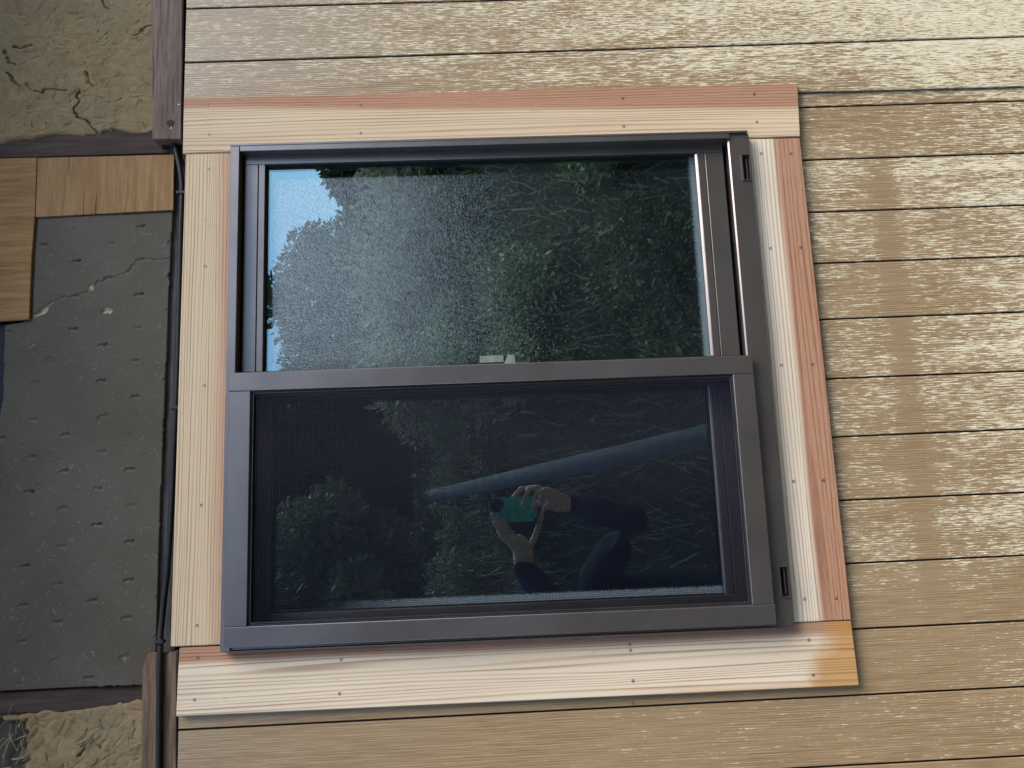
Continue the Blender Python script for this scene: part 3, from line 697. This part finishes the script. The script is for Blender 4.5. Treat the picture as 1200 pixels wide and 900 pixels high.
for (px, py, rad) in ((125, 365, 5.2), (107, 338, 2.8), (8, 602, 0)):
    if rad:
        a, b = W(px, py, HB); d = np.hypot((UU - a) * 0.8, WW - b) + jit * 1.5; k = 1 / (1 + np.exp((d - rad * 0.00125) / 0.0005)); H -= 0.003 * k * (0.4 + 0.6 * (UU < a - 0.003)); M = np.maximum(M, 0.75 * k)
def inside(UU, WW, poly):
    c = np.zeros(UU.shape, bool)
    for (x0, y0), (x1, y1) in zip(poly, poly[1:] + poly[:1]):
        t = ((y0 > WW) != (y1 > WW)); xx = (x1 - x0) * (WW - y0) / (y1 - y0 + 1e-12) + x0; c ^= t & (UU < xx)
    return c
outl = P(((36, 254), (204, 246.5), (201, 300), (197, 400), (193, 500), (189, 600), (186, 700), (183, 770), (176, 803), (0, 811.5), (-6, 811.5), (-4, 500), (2, 470), (5, 380), (36, 374)), HB)
jj = 0.0015 * (fbm(UU * 70, WW * 70, 3, 12) - 0.5)
keep = inside(UU + jj, WW + jj, outl)
kk = keep.copy()
for ax in (0, 1):
    kk &= np.roll(keep, 1, ax) & np.roll(keep, -1, ax)
H = np.where(kk, H, HB - 0.009)
grid_part('board_face', LATH, lath, us, ws, H, M, keep)
# dark netted strip between the plywood and the board's edge
tag(poly_part('dark_netting', m_plain('net_blue_black', (0.012, 0.013, 0.028), 0.8, var=0.3, scale=120), old, P(((-420, 392), (12, 380), (4, 505), (-4, 808), (-420, 830)), -0.034), -0.036, -0.034, 0))

# plywood offcuts
def ply(label, mat, px, h, mouth=None):
    q = P(px, h); c = (sum(p[0] for p in q) / len(q), sum(p[1] for p in q) / len(q))
    bm = bmesh.new(); bm_prism(bm, [(p[0] - c[0], p[1] - c[1]) for p in q], -0.006, 0); bev(bm, 0.0006)
    o = link('plywood_sheet', bm_mesh(bm, 'plywood_sheet'), mat)
    o.matrix_world = Matrix.Translation((0, 0, CZ)) @ BASIS @ Matrix.Translation((c[0], c[1], h))
    return tag(o, label, 'plywood')
ply('brown plywood offcut with a long split, its grain square to its neighbour', PLYH, ((-420, 199), (43, 184.5), (41, 250), (37, 300), (34, 374), (8, 376), (-420, 390)), -0.024)
ply('tan plywood strip between the dark post and the grey dented board', PLYV, ((43.5, 185), (204, 181), (203, 246), (41, 254.5)), -0.0255)

def plank(label, mat, px, h, t, bump_px=None):
    q = P(px, h); c = (sum(p[0] for p in q) / len(q), sum(p[1] for p in q) / len(q))
    bm = bmesh.new(); bm_prism(bm, [(p[0] - c[0], p[1] - c[1]) for p in q], -t, 0); bev(bm, 0.0015, 2)
    o = link('weathered_plank', bm_mesh(bm, 'weathered_plank'), mat)
    o.matrix_world = Matrix.Translation((0, 0, CZ)) @ BASIS @ Matrix.Translation((c[0], c[1], h)); o['org'] = (c[0], c[1], h)
    tag(o, label, 'plank'); return o
pk1 = plank('silvery brown weathered plank with a knot, ending over the dark post', GREYWOOD, ((177, -700), (216, -700), (214.5, 0), (213.5, 100), (212.5, 163.5), (178, 163.5), (178, 100)), -0.010, 0.022)
put_screw(pk1, 209, 122, -0.0098); put_screw(pk1, 200, 149.5, -0.0098)
KN = m_plain('knot', (0.035, 0.026, 0.022), 0.9, var=0.4, scale=200)
bm = bmesh.new(); a, b = W(200, 145, -0.01); a -= pk1['org'][0]; b -= pk1['org'][1]
ring = [bm.verts.new((a + 0.0065 * math.cos(t) * (1 + .2 * math.sin(3 * t)), b + 0.007 * math.sin(t), 0.0004)) for t in np.linspace(0, 2 * math.pi, 14)[:-1]]
bm.faces.new(ring); cen = bmesh.ops.extrude_face_region(bm, geom=list(bm.faces)); vv = [e for e in cen['geom'] if isinstance(e, bmesh.types.BMVert)]
bmesh.ops.translate(bm, verts=vv, vec=(0, 0, -0.0008)); link('knot', bm_mesh(bm, 'knot'), KN, pk1)
pk2 = plank('brown weathered plank with the black cable running down over it', BROWNWOOD, ((169, 775), (172, 766.5), (190, 765), (208, 763.5), (207, 850), (206.5, 1500), (164, 1500), (165.5, 850), (166.5, 782)), -0.016, 0.016)

# cable with clips
cab = wall_thing('electric_cable', 'thin black electric cable clipped along the gap beside the casing', 'cable', (*W(205, 450, -0.02), -0.02))
def cpts(lst, h):
    o = cab['org']; return [((lambda q: (q[0] - o[0], q[1] - o[1], hh - o[2]))(W(x, y, hh))) for x, y, hh in ((a, b, h + c) for a, b, c in lst)]
path = [(203, 158, -0.006), (206, 175, -0.004), (210.5, 195, -0.002), (213, 212, 0), (213.5, 228, 0), (212, 270, 0), (211, 320, 0), (209.5, 370, 0), (208.5, 420, .001), (206.5, 470, .001), (204, 520, .001), (202, 570, .001), (199.5, 620, .001), (196, 670, .001), (191.5, 710, .002), (188, 745, .005), (187.5, 762, .010), (187, 790, .010), (186.5, 840, .010), (186, 910, .010), (185, 1200, .010), (184, 1480, .010)]
bm = bmesh.new(); bm_tube(bm, cpts(path, -0.022), 0.0046, 10)
link('cable_sheath', bm_mesh(bm, 'cable_sheath'), CABLE, cab, smooth=True)
bm = bmesh.new(); bm_tube(bm, cpts([(214, 176, -.008), (215, 182, -.004), (217, 188, .0), (220, 196, -.002)], -0.022), 0.0016, 7)
link('cable_tail', bm_mesh(bm, 'cable_tail'), CABLE, cab, smooth=True)
for px, py, k in ((213, 226, 0), (206, 478, .001), (187.5, 752, .010)):
    u, w = W(px, py, -0.02 + k); o3 = cab['org']
    bm = bmesh.new(); bm_box(bm, (-0.0085, -0.0028, -0.008), (0.0062, 0.0028, 0.0042)); bev(bm, 0.0012, 2)
    link('cable_clip', bm_mesh(bm, 'cable_clip'), m_plain('clip', (0.02, 0.021, 0.025), 0.6), cab, (u - o3[0], w - o3[1], k))

# ------------------------------------------------------------------ eave over the old wall
EAVE = m_oldwood('eave_wood', 'u', (0.07, 0.05, 0.035), (0.17, 0.13, 0.09), 20, 0.85)
ev = world_thing('roof_eave', 'weathered wooden roof eave sheltering the old mud wall', 'eave', (0, 0, 2.9))
bm = bmesh.new(); bm_box(bm, (-3.2, -0.44, 0.22), (3.2, 0.4, 0.26)); link('soffit', bm_mesh(bm, 'soffit'), EAVE, ev)
for k in range(14):
    bm = bmesh.new(); bm_box(bm, (-0.03, -0.42, 0.13), (0.03, 0.2, 0.22)); link('rafter', bm_mesh(bm, 'rafter'), EAVE, ev, (-2.95 + 0.45 * k, 0, 0))
bm = bmesh.new(); bm_box(bm, (-3.2, -0.48, 0.15), (3.2, -0.44, 0.28)); link('fascia', bm_mesh(bm, 'fascia'), EAVE, ev)

# ------------------------------------------------------------------ vegetation behind the photographer (mirrored in the glass)
def leaf_cloud(centers, radii, count, size, seed, droop=0.2, aspect=0.45):
    r = np.random.default_rng(seed); wts = np.array(radii) ** 2; wts = wts / wts.sum()
    ci = r.choice(len(centers), count, p=wts); d = r.normal(size=(count, 3)); d /= np.linalg.norm(d, axis=1)[:, None]
    rad = np.array(radii)[ci] * (r.random(count) ** 0.35)
    p = np.array(centers)[ci] + d * rad[:, None] * np.array([1, 1, 0.8])
    a = d + r.normal(size=(count, 3)) * 0.9; a[:, 2] -= droop; a /= np.linalg.norm(a, axis=1)[:, None]
    b = np.cross(a, r.normal(size=(count, 3))); b /= np.linalg.norm(b, axis=1)[:, None] + 1e-9
    L = size * r.uniform(0.6, 1.4, count)[:, None]
    v = np.stack([p, p + a * L * .5 + b * L * aspect * .5, p + a * L, p + a * L * .5 - b * L * aspect * .5], 1).reshape(-1, 3)
    return v, np.arange(count * 4).reshape(-1, 4)
LEAF_D = m_leaf('leaf_dark', (0.032, 0.044, 0.018), (0.088, 0.105, 0.045))
LEAF_M = m_leaf('leaf_mid', (0.07, 0.088, 0.034), (0.17, 0.175, 0.08))
LEAF_P = m_leaf('leaf_pale', (0.15, 0.18, 0.08), (0.38, 0.38, 0.21))
LEAF_S = m_leaf('leaf_straw', (0.28, 0.25, 0.15), (0.55, 0.49, 0.33))
BARK = m_oldwood('bark', 'w', (0.05, 0.04, 0.03), (0.14, 0.11, 0.085), 20, 0.9)
def tree(x, y, hgt, spread, mat, seed, label, leaves=16000, size=0.15):
    z = float(terrain(np.array([x]), np.array([y]))[0]); t = world_thing('tree', label, 'tree', (x, y, z - 0.1), 'trees on the slope behind the photographer')
    r = random.Random(seed); bm = bmesh.new()
    bm_tube(bm, [(0, 0, 0), (0.08, 0.05, hgt * .3), (0.02, 0.1, hgt * .6), (0.1, 0, hgt * .9)], [0.15, 0.11, 0.08, 0.03], 9)
    cs, rs = [], []
    for k in range(13):
        a = r.uniform(0, 6.28); zz = hgt * r.uniform(0.12, 0.95); q = spread * r.uniform(0.2, 0.85) * (1.15 - 0.5 * abs(zz / hgt - 0.5)); e = (q * math.cos(a), q * math.sin(a), zz)
        bm_tube(bm, [(0.05, 0.05, zz * 0.7), (e[0] * .5, e[1] * .5, zz * .87), e], [0.05, 0.03, 0.012], 6)
        cs.append(e); rs.append(spread * r.uniform(0.28, 0.5))
    link('trunk', bm_mesh(bm, 'trunk'), BARK, t)
    v, f = leaf_cloud(cs, rs, leaves, size, seed); link('crown', np_mesh('crown', v, f), mat, t)
KIND = {LEAF_D.name: 'dark evergreen', LEAF_M.name: 'mid green', LEAF_P.name: 'pale olive', LEAF_S.name: 'tall straw coloured'}
for i, (x, y, h, sp, mt_) in enumerate(((-7.5, -12.0, 4.2, 2.3, LEAF_D), (-3.9, -11.5, 3.9, 2.1, LEAF_M), (0.4, -13.0, 3.9, 2.0, LEAF_D), (3.2, -12.2, 2.2, 1.6, LEAF_M), (6.6, -12.8, 1.9, 1.5, LEAF_D), (-1.6, -10.0, 3.0, 1.5, LEAF_P), (-5.4, -9.4, 3.1, 1.6, LEAF_P), (2.2, -16.5, 3.5, 2.0, LEAF_D), (-2.6, -14.5, 4.6, 2.4, LEAF_D), (-2.4, -9.2, 3.0, 1.5, LEAF_M), (-0.6, -15.5, 4.7, 2.4, LEAF_D), (5.4, -17, 2.5, 1.8, LEAF_M), (-11.5, -13, 4.2, 2.6, LEAF_D), (10.0, -13.5, 1.9, 1.6, LEAF_D))):
    tree(x, y, h, sp, mt_, 100 + i, KIND[mt_.name] + ' tree on the slope, mirrored in the window glass')
shr = []
for k, mt_ in enumerate((LEAF_D, LEAF_M, LEAF_P, LEAF_S)):
    r = random.Random(40 + k); cs = [(r.uniform(-.55, .55), r.uniform(-.45, .45), r.uniform(.1, .6)) for _ in range(9)]; rs = [r.uniform(.18, .36) for _ in range(9)]
    v, f = leaf_cloud(cs, rs, 2600, 0.085, 60 + k, 0.1, 0.35); fm = np_mesh('foliage', v, f); fm.materials.append(mt_)
    bm = bmesh.new()
    for c in cs[:6]: bm_tube(bm, [(0, 0, -0.1), (c[0] * .4, c[1] * .4, c[2] * .5), c], [0.014, 0.009, 0.004], 5)
    sm = bm_mesh(bm, 'stem'); sm.materials.append(BARK); shr.append((fm, sm))
r = random.Random(77)
for k in range(78):
    x = r.uniform(-6.5, 5.5); y = -r.uniform(3.7, 9.5)
    if 46 <= k < 70: x = -7.0 + 0.75 * (k - 46); y = -r.uniform(9.5, 11.0)
    z = float(terrain(np.array([x]), np.array([y]))[0])
    kind = r.choice((0, 0, 1, 1, 2)); big = 1.0
    if k >= 70: x = 1.3 + 0.55 * (k - 70); y = -7.6 + 0.5 * math.sin(k * 2.3); kind = 3; big = 1.9; z = float(terrain(np.array([x]), np.array([y]))[0])  # row added for a sunlit hazy band, its brightness put into leaf colour
    t = world_thing('shrub', KIND[(LEAF_D, LEAF_M, LEAF_P, LEAF_S)[kind].name] + ' leafy shrub on the bank, mirrored in the window glass', 'shrub', (x, y, z), 'shrubs on the bank behind the photographer')
    t.rotation_euler = (0, 0, r.uniform(0, 6.28)); q = r.uniform(0.4, 0.9) * big; t.scale = (q, q, q)
    link('foliage', shr[kind][0], None, t); link('stem', shr[kind][1], None, t)
# dry grass, stalks and weeds on the bank
r = np.random.default_rng(9); n = 26000
gx = r.uniform(-7, 6.5, n); gy = -(2.6 + 6.5 * r.random(n) ** 1.2); gz = terrain(gx, gy) - 0.03
ang = r.uniform(0, 6.28, n); L = r.uniform(0.07, 0.34, n); lean = r.uniform(0.25, 1.0, n); wd = r.uniform(0.003, 0.009, n); bigs = r.random(n) < 0.06; wd = np.where(bigs, wd * 1.9, wd)
dx, dy = np.cos(ang), np.sin(ang); b0 = np.stack([gx, gy, gz], -1); dr = np.stack([dx * lean, dy * lean, np.sqrt(1.05 - lean ** 2 * .9)], -1); sd = np.stack([-dy, dx, 0 * dx], -1) * wd[:, None]
mid = b0 + dr * L[:, None] * .6; tip = b0 + dr * L[:, None]; tip[:, 2] -= L * lean * .25
v = np.stack([b0 - sd, b0 + sd, mid + sd * .8, mid - sd * .8, tip + sd * .2, tip - sd * .2], 1).reshape(-1, 3)
k = np.arange(n)[:, None] * 6; f = np.concatenate([k + np.array([[0, 1, 2, 3]]), k + np.array([[3, 2, 4, 5]])])
DRY = m_leaf('dry_grass', (0.10, 0.11, 0.04), (0.52, 0.44, 0.29), 0.7)
tag(link('dry_grass', np_mesh('dry_grass', v, f), DRY), 'dry grass and stalks covering the bank', 'grass', kind='stuff')
# leaning pale pole standing in the undergrowth
def mirror_pt(px, py, backd):
    u, w = W(px, py, 0.0); k = (2 * D + backd) / D
    return Vector((w * k, -D - backd, CZ - u * k))
pa, pb = mirror_pt(505, 581, 3.2), mirror_pt(880, 500, 2.0)
dirp = (pb - pa).normalized(); tt_ = (pb.z + 0.05) / -dirp.z; pb2 = pb + dirp * tt_
pole = world_thing('leaning_pole', 'pale galvanised pole leaning in the undergrowth, mirrored in the screened pane', 'pole', tuple(pb2))
POLE = m_plain('galvanised', (0.125, 0.135, 0.145), 0.85, 0.0, var=0.12, scale=12)
bm = bmesh.new(); bm_tube(bm, [pb2 - pb2, (pb - pb2) * 0.7, pa - pb2], [0.085, 0.08, 0.045], 14); link('pole_shaft', bm_mesh(bm, 'pole_shaft'), POLE, pole, smooth=True)
bm = bmesh.new(); bm_tube(bm, [pa - pb2, pa - pb2 + (pa - pb).normalized() * 0.03], [0.046, 0.046], 14); link('pole_cap', bm_mesh(bm, 'pole_cap'), POLE, pole)

# ------------------------------------------------------------------ photographer and phone
def remesh(name, bm, voxel, smooth_it=4):
    me = bm_mesh(bm, name); o = bpy.data.objects.new('tmp', me); col.objects.link(o)
    md = o.modifiers.new('r', 'REMESH'); md.mode = 'VOXEL'; md.voxel_size = voxel
    m2 = o.modifiers.new('s', 'SMOOTH'); m2.iterations = smooth_it; m2.factor = 0.5
    dg = bpy.context.evaluated_depsgraph_get(); out = bpy.data.meshes.new_from_object(o.evaluated_get(dg)); out.name = name
    bpy.data.objects.remove(o); bpy.data.meshes.remove(me)
    out.materials.clear(); out.polygons.foreach_set('use_smooth', [True] * len(out.polygons)); return out
def ball(bm, c, rx, ry, rz, seg=14, rot=None):
    M_ = Matrix.Translation(c) @ (rot or Matrix.Identity(4)) @ Matrix.Diagonal((rx, ry, rz, 1)); bmesh.ops.create_uvsphere(bm, u_segments=seg, v_segments=seg // 2 + 2, radius=1, matrix=M_)
def limb(bm, pts, rad, sides=12):
    bm_tube(bm, pts, rad, sides)
    for p, r_ in zip(pts, rad): ball(bm, p, r_, r_, r_, 10)
SKIN = m_plain('skin', (0.80, 0.53, 0.42), 0.5, var=0.08, scale=60)
JACKET = m_plain('jacket_navy', (0.014, 0.016, 0.026), 0.9, var=0.3, scale=20, bump=0.3, bscale=60)
CUFF = m_plain('cuff_blue', (0.012, 0.026, 0.09), 0.7, var=0.2)
TROUS = m_plain('trousers', (0.022, 0.022, 0.026), 0.85, var=0.2)
HAIR = m_plain('hair', (0.012, 0.010, 0.009), 0.5, var=0.3, scale=150)
C = Vector((0, -D, CZ)); PX = -0.46; PY = -D - 0.50
per = world_thing('person', 'person in dark navy jacket photographing the window with arms stretched out', 'person', (PX, PY, 0))
base = Vector((PX, PY, 0)); rel = lambda p: Vector(p) - base
rw, lw = mirror_pt(672, 590, 0.07), mirror_pt(614, 668, 0.03)
re, le = Vector((-0.07, -D - 0.22, CZ - 0.47)), Vector((-0.45, -D - 0.18, CZ - 0.26))
rs_, ls_ = Vector((PX + 0.17, PY + 0.02, 1.38)), Vector((PX - 0.19, PY + 0.02, 1.38))
bm = bmesh.new()
limb(bm, [rel(rs_), rel((rs_ + re) / 2), rel(re), rel((re + rw) / 2), rel(rw)], [0.075, 0.066, 0.058, 0.050, 0.036])
limb(bm, [rel(ls_), rel((ls_ + le) / 2), rel(le), rel((le + lw) / 2), rel(lw)], [0.075, 0.066, 0.058, 0.050, 0.036])
for z in np.linspace(0.90, 1.37, 14): ball(bm, (0, 0, z), 0.185 + 0.012 * math.sin((z - 0.9) * 6.5), 0.115 - 0.02 * (z > 1.3), 0.11, 16)
for sx in (-1, 1):
    limb(bm, [(sx * 0.09, 0, 0.88), (sx * 0.10, 0.02, 0.48), (sx * 0.105, -0.01, 0.09)], [0.095, 0.062, 0.045])
    limb(bm, [(sx * 0.105, -0.02, 0.045), (sx * 0.115, 0.08, 0.035), (sx * 0.12, 0.15, 0.028)], [0.042, 0.042, 0.027])
limb(bm, [(0, 0, 1.40), (0, 0.015, 1.50)], [0.065, 0.055])
hc = Vector((0, 0.03, 1.60))
ball(bm, hc, 0.076, 0.092, 0.105, 18); ball(bm, hc + Vector((0, 0.035, -0.05)), 0.055, 0.06, 0.06)
ball(bm, hc + Vector((0, 0.095, -0.012)), 0.013, 0.018, 0.022); 
for sx in (-1, 1): ball(bm, hc + Vector((sx * 0.078, -0.005, -0.005)), 0.012, 0.02, 0.03)
ball(bm, hc + Vector((0, 0.088, -0.058)), 0.026, 0.010, 0.009)
bme = remesh('body', bm, 0.012, 3)
for mm in (SKIN, JACKET, TROUS, HAIR): bme.materials.append(mm)
for p in bme.polygons:
    c = p.center
    p.material_index = 2 if c.z < 0.86 else (1 if c.z < 1.455 else 0)
    if c.z < 0.06: p.material_index = 3
    if (c.z > 1.45 and c.y > 0.2) or abs(c.x) > 0.17: p.material_index = 1
body = link('body', bme, None, per)
bm = bmesh.new(); ball(bm, hc + Vector((0, -0.018, 0.022)), 0.088, 0.098, 0.108, 18)
bmesh.ops.delete(bm, geom=[v_ for v_ in bm.verts if v_.co.y > hc.y + 0.045 and v_.co.z < hc.z + 0.055 or v_.co.z < hc.z - 0.075], context='VERTS')
link('hair', bm_mesh(bm, 'hair'), HAIR, per, smooth=True)
for sx in (-1, 1):
    bm = bmesh.new(); ball(bm, hc + Vector((sx * 0.032, 0.082, 0.008)), 0.012, 0.008, 0.007); link('eye', bm_mesh(bm, 'eye'), RUBBER_AND_SHADE, per, smooth=True)
def hand(name, palm, fingers, cuff_a, cuff_b):
    bm = bmesh.new()
    for c, rr in palm: ball(bm, rel(mirror_pt(*c)), rr, rr * 0.75, rr)
    for ch, rad in fingers:
        pts = [rel(mirror_pt(*c)) for c in ch]; limb(bm, pts, [rad * 1.15, rad, rad * 0.95, rad * 0.8][:len(pts)], 9)
    me = remesh(name, bm, 0.0028, 3); me.materials.append(SKIN); link(name, me, None, per)
    bm = bmesh.new(); bm_tube(bm, [rel(cuff_a), rel((cuff_a + cuff_b) / 2), rel(cuff_b)], [0.036, 0.043, 0.047], 14); link('cuff', bm_mesh(bm, 'cuff'), CUFF, per, smooth=True)
hand('hand', [((664, 590, .055), 0.029), ((656, 588, .05), 0.034), ((648, 585, .045), 0.036), ((642, 582, .040), 0.033)],
     [(((642, 576, .035), (626, 570.5, .016), (611, 572, -.004), (602, 582, -.020)), 0.0085), (((645, 577, .033), (632, 570, .010), (620, 573, -.012), (613, 592, -.022)), 0.009),
      (((650, 582, .032), (640, 573, .004), (630, 578, -.014), (625, 599, -.022)), 0.0088), (((655, 592, .034), (648, 588, .0), (640, 594, -.012), (636, 603, -.020)), 0.0078),
      (((655, 590, .065), (640, 590, .055), (628, 592, .040), (620, 593, .030)), 0.0105)], rw, rw + (re - rw).normalized() * 0.10)
hand('hand', [((613, 664, .03), 0.028), ((614, 655, .03), 0.033), ((613, 645, .025), 0.035), ((608, 638, .02), 0.030)],
     [(((604, 630, .015), (598, 623, .008), (593, 616, .006), (589, 610, .008)), 0.0085), (((602, 633, .008), (593, 624, .0), (584, 613, .0), (577, 603, .002)), 0.009),
      (((603, 639, .005), (594, 632, -.004), (586, 623, -.006), (579, 614, -.004)), 0.0088), (((605, 645, .015), (597, 640, .004), (590, 632, .0), (584, 625, .0)), 0.0078),
      (((620, 644, .02), (627, 632, .012), (632, 618, .010), (636, 605, .012)), 0.0105)], lw, lw + (le - lw).normalized() * 0.11)

CASE = m_plain('case_teal', (0.04, 0.66, 0.58), 0.55, var=0.05)
ph = world_thing('phone', 'smartphone in teal case held up in both hands, mirrored in the screened pane', 'phone', (-0.0155, -D - 0.012, CZ - 0.052))
bm = bmesh.new(); bm_box(bm, (-0.0405, -0.006, -0.078), (0.0405, 0.005, 0.078))
bmesh.ops.bevel(bm, geom=[e for e in bm.edges if abs((e.verts[0].co - e.verts[1].co).normalized().y) > .9], offset=0.012, segments=5, affect='EDGES'); link('case', bm_mesh(bm, 'case'), CASE, ph)
bm = bmesh.new(); bm_box(bm, (-0.006, 0.0051, 0.030), (0.036, 0.0075, 0.073))
bmesh.ops.bevel(bm, geom=[e for e in bm.edges if abs((e.verts[0].co - e.verts[1].co).normalized().y) > .9], offset=0.010, segments=4, affect='EDGES'); cmod = link('camera_module', bm_mesh(bm, 'camera_module'), m_plain('module', (0.03, 0.035, 0.035), 0.3), ph)
for a, b in ((0.006, 0.061), (0.024, 0.042)):
    bm = bmesh.new(); bm_tube(bm, [(a, 0.0076, b), (a, 0.0088, b)], [0.008, 0.0075], 14); link('lens', bm_mesh(bm, 'lens'), RUBBER_AND_SHADE, cmod)
bm = bmesh.new(); bm_box(bm, (-0.036, -0.0068, -0.073), (0.036, -0.0062, 0.073)); link('display', bm_mesh(bm, 'display'), m_plain('display', (0.03, 0.03, 0.03), 0.1), ph)

# ------------------------------------------------------------------ settle the screws onto their boards
bpy.context.view_layer.update()
for o in list(bpy.data.objects):
    if 'wm' in o.keys():
        q = list(o['wm']); wm = Matrix((q[0:4], q[4:8], q[8:12], q[12:16])); o.matrix_parent_inverse = Matrix.Identity(4)
        o.matrix_local = o.parent.matrix_world.inverted() @ wm
        del o['wm']
for o in bpy.data.objects:
    if 'org' in o.keys(): del o['org']
